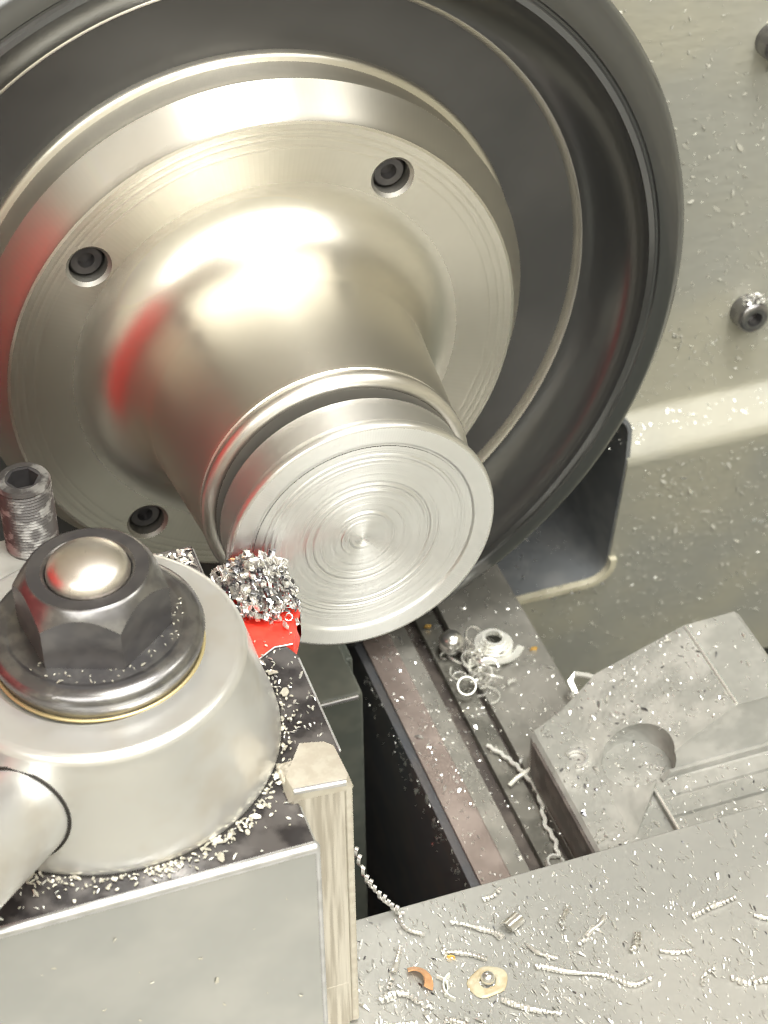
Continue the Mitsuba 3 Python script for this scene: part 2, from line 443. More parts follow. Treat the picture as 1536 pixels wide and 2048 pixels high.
face = [(26.2, 0), (25.4, -.02), (24.6, .02), (23.4, 0), (22.9, .03), (22.65, .12), (22.45, .40), (22.25, .52), (21.9, .52)]
inner = [(r, .52 - .15 * max(0, (r - 15) / 7)) for r in np.concatenate([np.arange(21.9, .2, -.11), [.12, .02]])]
(v, f), uv = revolve([face, inner], 300, wobble=marks)
put('flange_hub__end_face', (v, f), 'faced_metal', True, uv, label='freshly faced pale end with concentric tool marks')
tag('flange_hub', 'shiny turned steel flange and flared hub with a pale faced round end', 'workpiece')

# ------------------------------------------------------------------ bed
Y0, Y1 = -130, 112
put('lathe_bed__front_way', extrude_y([(24, -105), (24, -160), (31.5, -160), (31.5, -105.6), (31, -105)], Y0, Y1), 'way_brown', label='brownish oily front way strip')
put('lathe_bed__inner_strip', extrude_y([(31.5, -105.9), (31.5, -165), (36.2, -165), (36.2, -105.9)], Y0, Y1), 'way_steel')
put('lathe_bed__slot', extrude_y([(36.2, -109.4), (36.2, -165), (40.2, -165), (40.2, -109.4)], Y0, Y1), 'slot_brown')
put('lathe_bed__middle_strip', extrude_y([(40.2, -107.2), (40.2, -165), (45.6, -165), (45.6, -107.2)], Y0, Y1), 'way_dark')
put('lathe_bed__groove', extrude_y([(45.6, -108.5), (45.6, -165), (46.7, -165), (46.7, -108.5)], Y0, Y1), 'slot_brown')
put('lathe_bed__rear_way', extrude_y([(46.7, -105.2), (46.7, -170), (67.6, -170), (67.6, -105.8), (67.0, -105.2)], Y0, Y1), 'way_steel')
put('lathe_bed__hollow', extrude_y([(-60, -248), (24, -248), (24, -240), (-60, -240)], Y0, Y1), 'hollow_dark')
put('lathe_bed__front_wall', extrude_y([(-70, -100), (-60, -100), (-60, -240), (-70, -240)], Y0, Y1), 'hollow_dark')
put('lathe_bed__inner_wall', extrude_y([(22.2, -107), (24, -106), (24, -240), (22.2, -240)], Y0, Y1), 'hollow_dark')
tag('lathe_bed', 'long steel lathe bed with parallel way strips littered with chips below the flange', 'lathe bed')

put('chip_tray', trimesh.creation.box(bounds=[[-400, -500, -262], [480, 420, -252]]), 'guard_green', label='dark green chip tray under the lathe bed', category='tray')

# dark box shaped guard between bed and toolpost
put('gap_guard__lower_box', cbox(-40, 10.9, 36.6, 60, -238, -80, 1.0), 'guard_green', 40)
put('gap_guard__upper_box', cbox(-42, 13.5, 52, 80, -238, -84, 1.0), 'guard_green', 40)
put('gap_guard__edge_strip', cbox(-12, 9.6, 35.9, 36.5, -81.1, -80.1, .2), 'edge_steel', 40)
tag('gap_guard', 'dark green box shaped guard with a pale top edge beside the cutting tool', 'guard')

# ------------------------------------------------------------------ saddle wing casting at the back
poly = [(47.6, -105.1), (47.6, -94.2), (48.6, -93.2), (57, -93)] + [(57 + 33.5 * t, -93 + 13 * t) for t in np.linspace(0, 1, 10)[1:]] + [(103.8, -79.7), (105.2, -81), (106, -105.1)]
wing = extrude_y(poly, -24, 32.0)
wing -= m3.CrossSection([np.array([(40, 19.5), (65.5, 30.8), (68, 32), (68, 60), (40, 60)])]).extrude(60).translate([0, 0, -130])
wing0 = wing
BOWL = m3.Manifold.sphere(1, 64).scale([9.0, 8.6, 7.5]).translate([66.8, 5.0, -89.5]) ^ m3.Manifold.cube([60, 60, 40]).translate([40, -20, -92.95])
wing -= BOWL
wing -= extrude_x([(3.8, -79.0), (3.8, -80.4), (-1.5, -91.5), (-4, -92), (-60, -92), (-60, -60), (3.8, -60)], 68, 140)
wing -= hull([[49, -24.2, -92.98], [68, -24.2, -92.98], [68, -3, -92.98], [49, -24.2, -70], [68, -24.2, -70], [76, -2, -70], [76, -2, -91.5], [68, -3, -70], [110, -24.2, -70], [110, -24.2, -91.8]])
put('saddle_casting__wing', wing, 'cast_gray', 30)
ter = extrude_x([(-2.6, -105), (-2.6, -92.0), (-3.0, -91.3), (-7.3, -91.1), (-7.6, -91.7), (-8.0, -91.7), (-8.3, -91.1), (-13, -91.1), (-13.3, -91.8), (-13.8, -91.8), (-14.1, -91.1), (-30, -91.1), (-30, -105)], 66.6, 135)
put('saddle_casting__terrace', ter, 'cast_gray', 30)
put('saddle_casting__terrace_highlight', cyl(.42, [66.85, -24, -91.35], [66.85, -3.2, -91.35], 16), 'chip_bright', 40, label='bright rod painting the highlight on the terrace edge')  # bright rod added as the lamp highlight along the terrace
put('saddle_casting__ridge_highlight', cyl(.42, [90.5, 4.2, -80.05], [90.5, 31.4, -80.05], 16), 'chip_bright', 40, label='bright rod painting the highlight on the ridge edge')  # likewise an added rod, the highlight of the rounded ridge
put('saddle_casting__lip', hull(np.array([[70, -.4, -92.2], [70, -2.2, -92.2], [72, -.8, -90.2], [72, -1.8, -90.2], [135, -.4, -92.2], [135, -2.2, -92.2], [135, -.8, -90.0], [135, -1.8, -90.0]])), 'cast_gray', 30)
tag('saddle_casting', 'grey cast saddle wing with a sloping face and round hollow covered in chips', 'saddle casting')
# narrow dark strip along its left foot
put('saddle_casting__side_strip', cbox(46.9, 47.7, -24, 20.6, -105.05, -93.9, .1), 'slot_brown')

# ------------------------------------------------------------------ cross slide
put('cross_slide', cbox(-130, 135, -170, -36.4, -84, -65, .5), 'slide_steel', 40,
    label='broad light grey cross slide plate strewn with curled swarf in front', category='slide plate')

# ------------------------------------------------------------------ toolpost
CX, CY = -58.4, -34.6
C = (CX, CY)
put('toolpost__body', cbox(-140, -31.0, -69.2, 10.4, -64.9, -.5, .9), 'block_gray', 40)
put('toolpost__top', cbox(-139.4, -31.5, -68.3, 9.9, -2, 0, .4), 'oily_black', 40, label='black oily top face')
put('toolpost__corner_edge', cbox(-139.5, -30.8, -69.55, -67.6, -1.9, .10, .9), 'edge_steel', 40)
drum = [(29.2, .6), (29.8, .0), (30.05, .7), (30.0, 2), (29.55, 4), (28.95, 6), (28.4, 8), (27.45, 12), (26.55, 16), (25.9, 18.6), (25.6, 19.6)] + arc(23.4, 20.2, 2.1, 12, 84, 10) + [(22.4, 22.35), (20, 22.45), (17.9, 22.4), (17.8, 21.8), (16.5, 21.6)]
NC = (-57.5, -34.6)
(v, f), uv = revolve(split(drum, 30), 192, 'z', C)
put('toolpost__drum', (v, f), 'satin_chrome', True, uv, label='satin round drum with a rounded shoulder')
put('toolpost__foot_gap', revolve(split([(30.4, .05), (27, .3), (27, 1.0)]), 96, 'z', C)[0], 'dark_gap')
(v, f), uv = revolve([arc(17.35, 22.4, .34, 170, -20, 7)], 128, 'z', NC)
put('toolpost__gasket', (v, f), 'gasket_gold', True, label='thin golden gasket ring under the nut')
wash = [(17.0, 22.2), (17.1, 23.4), (17.6, 24.6), (17.8, 25.8), (17.5, 26.8), (16.6, 27.5), (15.2, 27.8), (14.5, 27.55), (14.0, 27.5), (13.5, 27.7), (8, 27.7)]
(v, f), uv = revolve(split(wash, 50), 128, 'z', NC)
put('toolpost__washer', (v, f), 'black_oxide_worn', True, uv)
# hexagon nut with chamfered crown
a0 = math.radians(-21)
hexa = m3.CrossSection([np.array([[12.7 * math.cos(a0 + k * math.pi / 3), 12.7 * math.sin(a0 + k * math.pi / 3)] for k in range(6)])]).extrude(12.4).translate([0, 0, 27.3])
crown = m3.Manifold.revolve(m3.CrossSection([np.array([(0, 20), (13.8, 20), (13.8, 33.6), (12.9, 35.0), (10.3, 39.0), (9.8, 39.3), (7.6, 39.3), (7.1, 38.8), (7.1, 37), (0, 37)])]), 128)
nut = hexa ^ crown
nv, nf, _ = __import__('meshkit').arrays(nut)
fn = np.cross(nv[nf[:, 1]] - nv[nf[:, 0]], nv[nf[:, 2]] - nv[nf[:, 0]])
fn /= np.linalg.norm(fn, axis=1, keepdims=True) + 1e-12
cone = (fn[:, 2] > .15) & (fn[:, 2] < .97)
put('toolpost__side_edge', cbox(-31.9, -30.9, -69.4, -68.4, -64.5, -1.0, .45), 'edge_steel', 40)
put('toolpost__nut', (nv + [NC[0], NC[1], 0], nf[~cone]), 'black_oxide', 30)
put('toolpost__nut_chamfer', (nv + [NC[0], NC[1], 0], nf[cone]), 'black_oxide_worn', 30, label='rubbed bright chamfer of the black nut')
dome = [(6.9, 37.2), (6.85, 39.0)] + [(6.7 * math.cos(t), 39.2 + 3.5 * math.sin(t)) for t in np.linspace(.08, math.pi / 2 - .01, 14)]
(v, f), uv = revolve(split(dome, 40), 96, 'z', NC)
put('toolpost__stud', (v, f), 'bright_stud', True, uv, label='domed bright stud end in the middle of the nut')
# lever
d = np.array([-.643, -.766, .28])
d /= np.linalg.norm(d)
p0 = np.array([CX, CY, 3.0]) + d * 26
put('toolpost__lever', cyl(8.0, p0, p0 + d * 70, 72), 'satin_chrome', 40, label='thick bright round lever rod')
seam = m3.Manifold.revolve(m3.CrossSection([np.array([(10, .3), (30.4, .3), (30.3, 2), (29.85, 4), (29.25, 6), (28.7, 8), (27.75, 12), (26.85, 16), (26.2, 18.6), (10, 20)])]), 128).translate([CX, CY, 0])
put('toolpost__lever_ring', cyl(8.45, p0 - d * 6, p0 + d * 20, 96) ^ seam, 'dark_gap', 40, label='dark seam round the lever where it enters the drum')
tag('toolpost', 'heavy toolpost with a satin drum and a black domed nut on a grey block', 'toolpost')

# tool holder behind the post with its upright clamp screw
put('tool_holder', cbox(-90, -56.5, 10.9, 25.5, -40, -1.2, 1.2), 'cast_gray', 40, label='grey tool holder block under the upright socket screw', category='tool holder')
sx, sy = -59.8, 22.0
screw = [(5.2, -1.0)]
z = -.6
while z < 13.4:
    screw += [(5.2, z), (4.92, z + .35), (5.2, z + .7)]
    z += .7
screw += [(5.2, 14.2), (4.8, 14.9), (4.2, 15.0), (3.35, 15.0)]
(v, f), uv = revolve([screw], 64, 'z', (sx, sy))
put('clamp_screw__thread', (v, f), 'screw_black', 30)
bore = m3.Manifold.cylinder(6, 3.35, 3.35, 64) - m3.Manifold.cylinder(8, 3.0, 3.0, 6).translate([0, 0, .4])
put('clamp_screw__socket', bore.translate([sx, sy, 8.9]), 'black_oxide', 30)
tag('clamp_screw', 'upright black threaded screw with a hexagon socket behind the nut', 'screw')

# cutting tool
sh = xs([(-35, -50.2), (-21.4, -50.2), (-21.1, -25.6), (-22.4, -22.6), (-24.6, -22.2), (-28.5, -24.4), (-35, -29)]).extrude(13).translate([0, 0, -13.4])
put('cutting_tool__shank', sh, 'oily_black', 30)
ins = xs([(-30, -4.6), (-27.4, -1.0), (-18.4, -1.4), (-17.5, -15.2), (-21.1, -22.6), (-24.6, -22.3), (-28.4, -24.5), (-35, -29), (-35, -6)]).extrude(5.5).translate([0, 0, -5.6])
put('cutting_tool__insert', ins, 'red_coat', 30, label='bright red cutting insert at the tip')
put('cutting_tool__insert_edge', cyl(.16, [-28.4, -24.5, -.12], [-24.6, -22.35, -.12], 8) + cyl(.16, [-24.6, -22.35, -.12], [-21.2, -22.65, -.12], 8), 'edge_steel', 40, label='bare worn edge of the red insert')
put('cutting_tool__edge', cbox(-21.5, -21.0, -50, -26, -1.0, -.35, .2), 'edge_steel', 40)
tag('cutting_tool', 'black tool shank with a bright red insert cutting the round end face', 'cutting tool')
# clamp bar in front of the shank
put('clamp_bar__post', cbox(-33, -22.2, -59.4, -50.5, -64.6, 1.2, .8), 'bar_steel', 40)
cap = hull([[-33.2, -59.3, .6], [-22.4, -60.0, .6], [-22.0, -59.6, .8], [-33.2, -56, .6], [-22.3, -51.5, .6], [-28.6, -49, .6], [-24, -49.6, .6],
            [-32.6, -56.0, 3.2], [-32.2, -58.8, 3.0], [-23.3, -59.8, 3.0], [-22.6, -58.6, 3.2], [-22.9, -51.8, 3.2], [-24.2, -50.4, 3.2], [-28.2, -49.4, 3.2]])
put('clamp_bar__cap', cap, 'bar_cap', 30)
put('clamp_bar__front_edge', cyl(.55, [-32.2, -59.1, 2.75], [-23.4, -60.0, 2.7], 16), 'edge_steel', 40)
put('clamp_bar__side_edge', cbox(-23.6, -22.1, -59.7, -58.6, -64.0, .9, .5), 'bar_cap', 40)
put('clamp_bar__foot', cbox(-33, -23.9, -59.5, -50, -64.9, -52, .3), 'bar_steel', 40)
tag('clamp_bar', 'upright worn steel clamp bar with a flat pale cap at the block corner', 'clamp bar')

# ------------------------------------------------------------------ swarf
RNG = np.random.default_rng(11)


def place(mesh, pos, rz=0., tilt=0., taxis=(1, 0, 0)):
    v, f = mesh
    v = rot_about(np.asarray(v, float), taxis, tilt) if tilt else np.asarray(v, float)
    v = rot_about(v, (0, 0, 1), rz) if rz else v
    return v + np.asarray(pos, float), f


def spring(R, turns, pitch, w, h, n=14, grow=0.):
    """Tightly curled spring chip lying along +X."""
    t = np.linspace(0, turns * 2 * np.pi, int(turns * n) + 1)
    r = R * (1 + grow * t / t[-1])
    p = np.stack([t / (2 * np.pi) * pitch, r * np.cos(t), r * np.sin(t)], 1)
    p[:, 0] -= p[-1, 0] / 2
    nn = np.stack([0 * t, np.cos(t), np.sin(t)], 1)
    return sweep(p, w, h, normal=nn)


def wavy_spring(L, R, pitch, w, h, bend, seed):
    R, pitch, w = R * .82, pitch * .88, w * .85
    """An uneven spring chip: its coils follow a bent line and change in size."""
    g = np.random.default_rng(seed)
    n = max(12, int(L / pitch * 11))
    q = np.linspace(0, 1, n)
    kap = bend * (q - .5) + g.normal(0, .25) * np.sin(q * 7)
    ang = kap
    cx, cy = np.cumsum(np.cos(ang)) * L / n, np.cumsum(np.sin(ang)) * L / n
    cx, cy = cx - cx.mean(), cy - cy.mean()
    ph = np.cumsum(2 * np.pi * L / n / pitch * (1 + .35 * np.interp(q, np.linspace(0, 1, 7), g.normal(0, 1, 7))))
    r = R * (1 + .28 * np.interp(q, np.linspace(0, 1, 6), g.normal(0, 1, 6)))
    side = np.stack([-np.sin(ang), np.cos(ang), 0 * ang], 1)
    out = np.cos(ph)[:, None] * side + np.sin(ph)[:, None] * np.array([0, 0, 1.])
    p = np.stack([cx, cy, 0 * q], 1) + out * r[:, None]
    return sweep(p, w, h, normal=out, taper=.6 + .4 * np.sin(np.pi * np.clip(q, .03, .97)) ** .4)


def curl(R, deg, w, h, n=10, grow=0., lift=0.):
    """A C shaped strip standing on its edge, flat on the XY plane."""
    t = np.linspace(0, math.radians(deg), n)
    r = R * (1 + grow * t / t[-1])
    p = np.stack([r * np.cos(t), r * np.sin(t), lift * t / t[-1]], 1)
    nn = np.stack([np.cos(t), np.sin(t), 0 * t], 1)
    return sweep(p, w, h, normal=nn)


COUNT = {}


def swarf(name, mesh, bsdf, label, category='swarf curl', group=None, smooth=30):
    k = COUNT.get(name, 0)
    COUNT[name] = k + 1
    put(name + ('_%03d' % k if k else ''), mesh, bsdf, smooth, label=label, category=category, group=group)


ZP, ZB, ZC = -65.0, -105.1, -93.0
swarf('spring_chip', place(wavy_spring(10.5, 0.62, .95, .6, .12, 0.1, 1), [52.5, -57.6, ZP + 0.76], math.radians(8)), 'chip_bright', 'straight tight spring chip lying alone on the right of the slide plate')
swarf('spring_chip', place(wavy_spring(10.5, 0.65, .95, .6, .12, 0.2, 2), [-12, -50.6, ZP + 0.80], math.radians(57)), 'chip_bright', 'long spring chip slanting beside the foot of the clamp bar')
swarf('spring_chip', place(wavy_spring(12, 0.7, .95, .6, .12, -0.5, 3), [-12.5, -58, ZP + 0.85], math.radians(-28)), 'chip_bright', 'spring chip sloping down to the right below the copper chip')
swarf('spring_chip', place(wavy_spring(5, 0.8, .95, .6, .12, 0.5, 4), [34.2, -60.6, ZP + 0.97], math.radians(48)), 'chip_steel', 'short banded spring chip lying alone right of the middle of the slide plate')
swarf('spring_chip', place(wavy_spring(16, 0.6, .95, .6, .12, -0.4, 5), [20.5, -63, ZP + 0.74], math.radians(-30)), 'chip_bright', 'long spring chip running down right of the amber ring')
swarf('spring_chip', place(wavy_spring(9, 0.6, .95, .6, .12, 0.6, 6), [27.5, -55, ZP + 0.74], math.radians(30)), 'chip_bright', 'spring chip rising to the right behind the short banded one')
swarf('spring_chip', place(wavy_spring(6, 0.5, .95, .6, .12, 0.7, 7), [40.6, -65, ZP + 0.62], math.radians(-20)), 'chip_bright', 'small bent spring chip near the middle right of the slide plate')
swarf('spring_chip', place(wavy_spring(8, 0.6, .95, .6, .12, 0.3, 8), [51, -76, ZP + 0.74], math.radians(-25)), 'chip_bright', 'spring chip at the lower right corner of the slide plate')
swarf('spring_chip', place(wavy_spring(11, 0.6, .95, .6, .12, -0.9, 9), [6.5, -47, ZP + 0.74], math.radians(-40)), 'chip_bright', 'curved spring chip left of the rolled tube chip')
swarf('spring_chip', place(wavy_spring(7, 0.55, .95, .6, .12, 0.8, 10), [-6, -42.5, ZP + 0.68], math.radians(-60)), 'chip_bright', 'bent spring chip at the plate edge by the gap')
swarf('spring_chip', place(wavy_spring(9, 0.55, .95, .6, .12, -0.6, 11), [2, -52, ZP + 0.68], math.radians(-30)), 'chip_steel', 'thin spring chip behind the amber ring')
swarf('spring_chip', place(wavy_spring(12, 0.65, .95, .6, .12, 0.4, 12), [9.5, -68, ZP + 0.80], math.radians(-35)), 'chip_bright', 'spring chip at the lower edge below the amber ring')
swarf('spring_chip', place(wavy_spring(9, 0.7, .95, .6, .12, 0.5, 13), [-4, -67.5, ZP + 0.85], math.radians(-45)), 'chip_steel', 'shiny spring chip at the bottom edge below the pale strips')
swarf('spring_chip', place(wavy_spring(6, 0.55, .95, .6, .12, -0.5, 14), [23.5, -50.5, ZP + 0.68], math.radians(60)), 'chip_steel', 'short spring chip standing steep behind the long one')
swarf('spring_chip', place(wavy_spring(7, 0.55, .95, .6, .12, 0.8, 15), [30.5, -69, ZP + 0.68], math.radians(-15)), 'chip_bright', 'bent spring chip in front of the short banded one')
swarf('spring_chip', place(wavy_spring(7, 0.5, .95, .6, .12, 0.5, 16), [16, -56.5, ZP + 0.62], math.radians(-50)), 'chip_bright', 'small spring chip below the rolled tube chip')
swarf('spring_chip', place(wavy_spring(6, 0.5, .95, .6, .12, -0.7, 17), [44, -72, ZP + 0.62], math.radians(35)), 'chip_bright', 'small spring chip near the right corner cluster')
swarf('spring_chip', place(wavy_spring(8, 0.65, .95, .6, .12, 0.6, 18), [-16, -63, ZP + 0.80], math.radians(-20)), 'chip_steel', 'shiny spring chip by the bottom of the clamp bar')
swarf('spring_chip', place(wavy_spring(5, 0.5, .95, .6, .12, 0.9, 19), [12.5, -40.2, ZP + 0.62], math.radians(20)), 'chip_bright', 'short curled spring chip at the rear edge of the slide plate')
swarf('spring_chip', place(wavy_spring(7, 0.5, .95, .6, .12, 0.4, 20), [62, -64, ZP + 0.62], math.radians(-28)), 'chip_bright', 'faint spring chip at the right border of the picture')
# zigzag chip hanging over the gap
t = np.linspace(0, 1, 150)
kn = np.array([[-11.6, -26.5, -56.4], [-11.5, -31.8, -58.5], [-10.0, -35.0, -60.5], [-8.0, -36.6, -63.0], [-6.0, -39.0, -64.3]])
zz = np.stack([np.interp(t * 4, np.arange(5), kn[:, k]) for k in range(3)], 1)
ph = t * 2 * np.pi * 11.5 + .9 * np.sin(t * 17)
rz_ = .62 * (1 + .25 * np.sin(t * 23))
oo = np.cos(ph)[:, None] * np.array([.75, .66, 0]) + np.sin(ph)[:, None] * np.array([0, 0, 1.])
swarf('beaded_chip', sweep(zz + oo * rz_[:, None], .75, .12, normal=oo), 'chip_bright', 'thin beaded spiral chip hanging over the dark gap behind the clamp bar')
t = np.linspace(0, 2.3, 12)
swarf('copper_chip', sweep(np.stack([-9.8 + 2.8 * np.sin(t) * 1.05, -55.2 + 3.2 * np.cos(t), ZP + .9 + .5 * np.sin(t * 1.3)], 1), 2.0, .25, normal=np.stack([np.sin(t) * .6, np.cos(t) * .6, .8 + 0 * t], 1)), 'copper', 'curved orange copper coloured chip near the clamp bar foot')
swarf('pale_chip', place(curl(2.6, 120, 1.0, .25, lift=.3), [-6.4, -57.5, ZP + .6], math.radians(-60)), 'chip_pale', 'pale bent strip just right of the copper chip')
swarf('pale_chip', place(curl(3.4, 120, 1.3, .3), [-1.4, -58.8, ZP + .75], math.radians(110)), 'chip_pale', 'pale half moon strip between copper chip and amber washer')
swarf('rolled_chip', place(spring(1.35, 1.6, 1.6, 1.9, .16, n=18), [13.2, -48.6, ZP + 1.45], math.radians(25)), 'chip_steel', 'rolled tube shaped chip with a dark mouth on the slide plate')
(v, f), uv = revolve([arc(2.6, 0, 1.15, 0, 360, 14)], 40, 'z', (0, 0))
v = v * (1 + .10 * np.sin(2 * np.arctan2(v[:, 1], v[:, 0]) + 1)[:, None] * [1, 1, 0] + .04 * np.sin(5 * np.arctan2(v[:, 1], v[:, 0]))[:, None] * [1, 1, 0])
swarf('amber_washer', (v * [1, 1, .32] + [3.9, -59.2, ZP + .2], f), 'amber_resin', 'pale amber ring of resin round a shiny ball on the slide plate', 'resin ring', smooth=True)
b = trimesh.creation.icosphere(3, 1.35)
swarf('metal_ball', (b.vertices + [3.9, -59.2, ZP + 1.35], b.faces), 'chip_steel', 'small shiny ball in the middle of the amber ring', 'ball', smooth=True)
b = trimesh.creation.icosphere(3, 3.3)
swarf('metal_ball', (b.vertices + [44.4, 67.0, ZB + 2.6], b.faces), 'chip_steel', 'mirror bright ball on the bed beside the pale swarf coil', 'ball', smooth=True)
# pale coils on the bed
t = np.linspace(0, 4.3 * 2 * np.pi, 90)
r = 2.2 + 2.7 * t / t[-1]
swarf('swarf_coil', sweep(np.stack([54.4 + r * np.cos(t), 63.6 + r * 1.02 * np.sin(t), ZB + 1.2 + 3.0 * (1 - t / t[-1])], 1), .9, 1.3, normal=[0, 0, 1.]), 'chip_pale', 'round pale swarf coil lying on the rear bed way', smooth=40)
t = np.linspace(0, 1, 40)
swarf('swarf_coil', sweep(np.stack([46.5 + 15 * t, 60.0 - 3.5 * np.sin(3 * t) + 2.5 * t * t, ZB + 1.3 + 1.2 * np.sin(5 * t)], 1), 1.8, .6), 'chip_pale', 'pale loose ribbon under the round swarf coil', smooth=40)
swarf('swarf_ring', place(curl(2.25, 372, 2.2, .3, 28), [42.6, 51.5, ZB + 2.2], 0, math.radians(38), (1, -.3, 0)), 'chip_pale', 'upright pale swarf ring standing between the bed strips', smooth=40)
for k in range(34):
    a = RNG.uniform(0, 6.28)
    swarf('tangled_chip', place(curl(RNG.uniform(1.2, 3.2), RNG.uniform(90, 260), RNG.uniform(.5, 1.0), .16, 12), [48.0 + RNG.normal(0, 3.4), 57.0 + RNG.normal(0, 5.0), ZB + 1.4 + RNG.uniform(0, 1.4)], a, RNG.uniform(-.9, .9)), 'chip_bright' if k % 3 else 'chip_pale', 'pale curled chip in the tangle below the swarf coil', group='pale curled chips tangled below the swarf coil')
swarf('hooked_chip', sweep(np.array([[65.8, 37.6, -100.2], [65.6, 40.6, -98.6], [67.4, 41.6, -97.6], [69.8, 39.6, -97.2], [72.0, 37.0, -97.0]]), 1.3, .6), 'chip_pale', 'pale hooked strip hanging at the corner of the rear way', smooth=40)
swarf('hooked_chip', place(curl(1.9, 160, 1.3, .4, 12), [66.4, 36.0, -99.5], 2.2), 'chip_pale', 'second pale hook just below the first at the rear way corner', smooth=40)
swarf('c_chip', place(curl(2.4, 250, .9, .6, 18), [54.4, 11.4, ZC + .6], math.radians(-115)), 'chip_bright', 'bright C shaped chip lying on the saddle casting', smooth=40)
st = np.array([[41.2, 34, -106.2], [43.5, 30, -106], [45.0, 26, -105.7], [46.0, 22.0, -105.4], [47.0, 17, -105.6], [46.4, 12, -106], [44.8, 6, -106.2], [45.2, 1, -106.2], [44.0, -4, -106.2]])
tt2 = np.linspace(0, 8, 60)
sp = np.stack([np.interp(tt2, np.arange(9), st[:, k]) for k in range(3)], 1)
sp[:, 0] += .25 * np.sin(tt2 * 9)
swarf('stringy_chip', sweep(sp, .9, .6), 'chip_pale', 'long stringy chip trailing down the dark bed strip', smooth=40)
swarf('stringy_chip', sweep(np.array([[41.5, 20.0, -106], [44, 21, -105.2], [46.5, 21.6, -104.8], [48.6, 22.6, -104.6]]), .9, .6), 'chip_pale', 'short straight chip crossing the long stringy one', smooth=40)
swarf('ring_chip', place(curl(2.0, 330, 1.2, .5, 22), [42.6, -5.4, -106.2], 1.0, .3), 'chip_pale', 'pale ring chip at the end of the stringy one by the slide plate', smooth=40)
for q, zz_, lab in (((41.9, 76.5), -106.2, 'golden chip on the bed just below the round end face'), ((64.0, 58.3), -104.8, 'golden chip at the right edge of the rear bed way')):
    swarf('brass_chip', place(curl(1.6, 70, 1.1, .3, 6), [q[0], q[1], zz_], 1.0, .4), 'brass', lab, 'brass chip')
swarf('brass_chip', place(curl(1.2, 80, .8, .2, 6), [-1.2, -52.5, ZP + .4], .4), 'brass', 'small golden chip on the slide plate above the pale strips', 'brass chip')


# ---- chips heaped on the red insert: each one its own thing
def heap_chip():
    k = RNG.integers(3)
    if k == 0:
        m = curl(RNG.uniform(.45, .9), RNG.uniform(110, 260), RNG.uniform(.55, 1.0), .18, 8)
    elif k == 1:
        m = spring(RNG.uniform(.5, .7), RNG.uniform(1.2, 2.2), .8, .7, .14, n=8)
    else:
        m = curl(RNG.uniform(1.2, 2.2), RNG.uniform(30, 70), RNG.uniform(.6, 1.0), .2, 5)
    v = m[0] - m[0].mean(0)
    v = v - v.mean(0)
    if RNG.random() < .6:
        v = v * [.62, 1.35, .62]
        v = rot_about(v, (0, 1, 0), RNG.uniform(0, 6.28))
        v = rot_about(v, RNG.normal(size=3), RNG.normal(0, .4))
    else:
        v = rot_about(v, RNG.normal(size=3), RNG.uniform(0, 3))
    return v, m[1]


n_heap = 0
for k in range(295):
    u, w = RNG.uniform(0, 1), RNG.uniform(0, 1)
    x = -31.0 + 13.6 * u
    y0 = -14.6 - 1.6 * u + .8 * math.sin(u * 9)
    y = y0 + (-2.0 - y0) * w
    top = 7.8 * math.sin(math.pi * (.12 + .62 * w)) * math.sin(math.pi * (.12 + .72 * u))
    z = .3 + top * RNG.uniform(0, 1) ** .5
    if k % 40 == 0:
        x, y, z = RNG.uniform(-29, -18.5), RNG.uniform(-18.5, -14), .5
    v, f = heap_chip()
    mat = 'chip_steel' if RNG.random() < .3 else ('chip_bright' if RNG.random() < .6 else 'chip_dark')
    swarf('heap_chip', (v + [x, y, z], f), mat, 'tiny curled steel chip in the heap on the red insert', 'metal chip', 'curled steel chips heaped on the red insert')

def heap_pos():
    u, w = RNG.uniform(0, 1), RNG.uniform(0, 1)
    y0 = -14.8 - 1.6 * u + .8 * math.sin(u * 9)
    return -30.6 + 13.0 * u, y0 + (-2.0 - y0) * w, .1 + .8 * 7.6 * math.sin(math.pi * (.12 + .62 * w)) * math.sin(math.pi * (.12 + .72 * u)) * RNG.uniform(.35, 1)


HEAP_LATER = heap_pos
swarf('amber_chip', place(curl(.8, 90, .9, .3, 5), [-27.2, -4.5, 6.0], .5, .8), 'copper', 'amber brown chip at the back of the chip heap', 'metal chip')


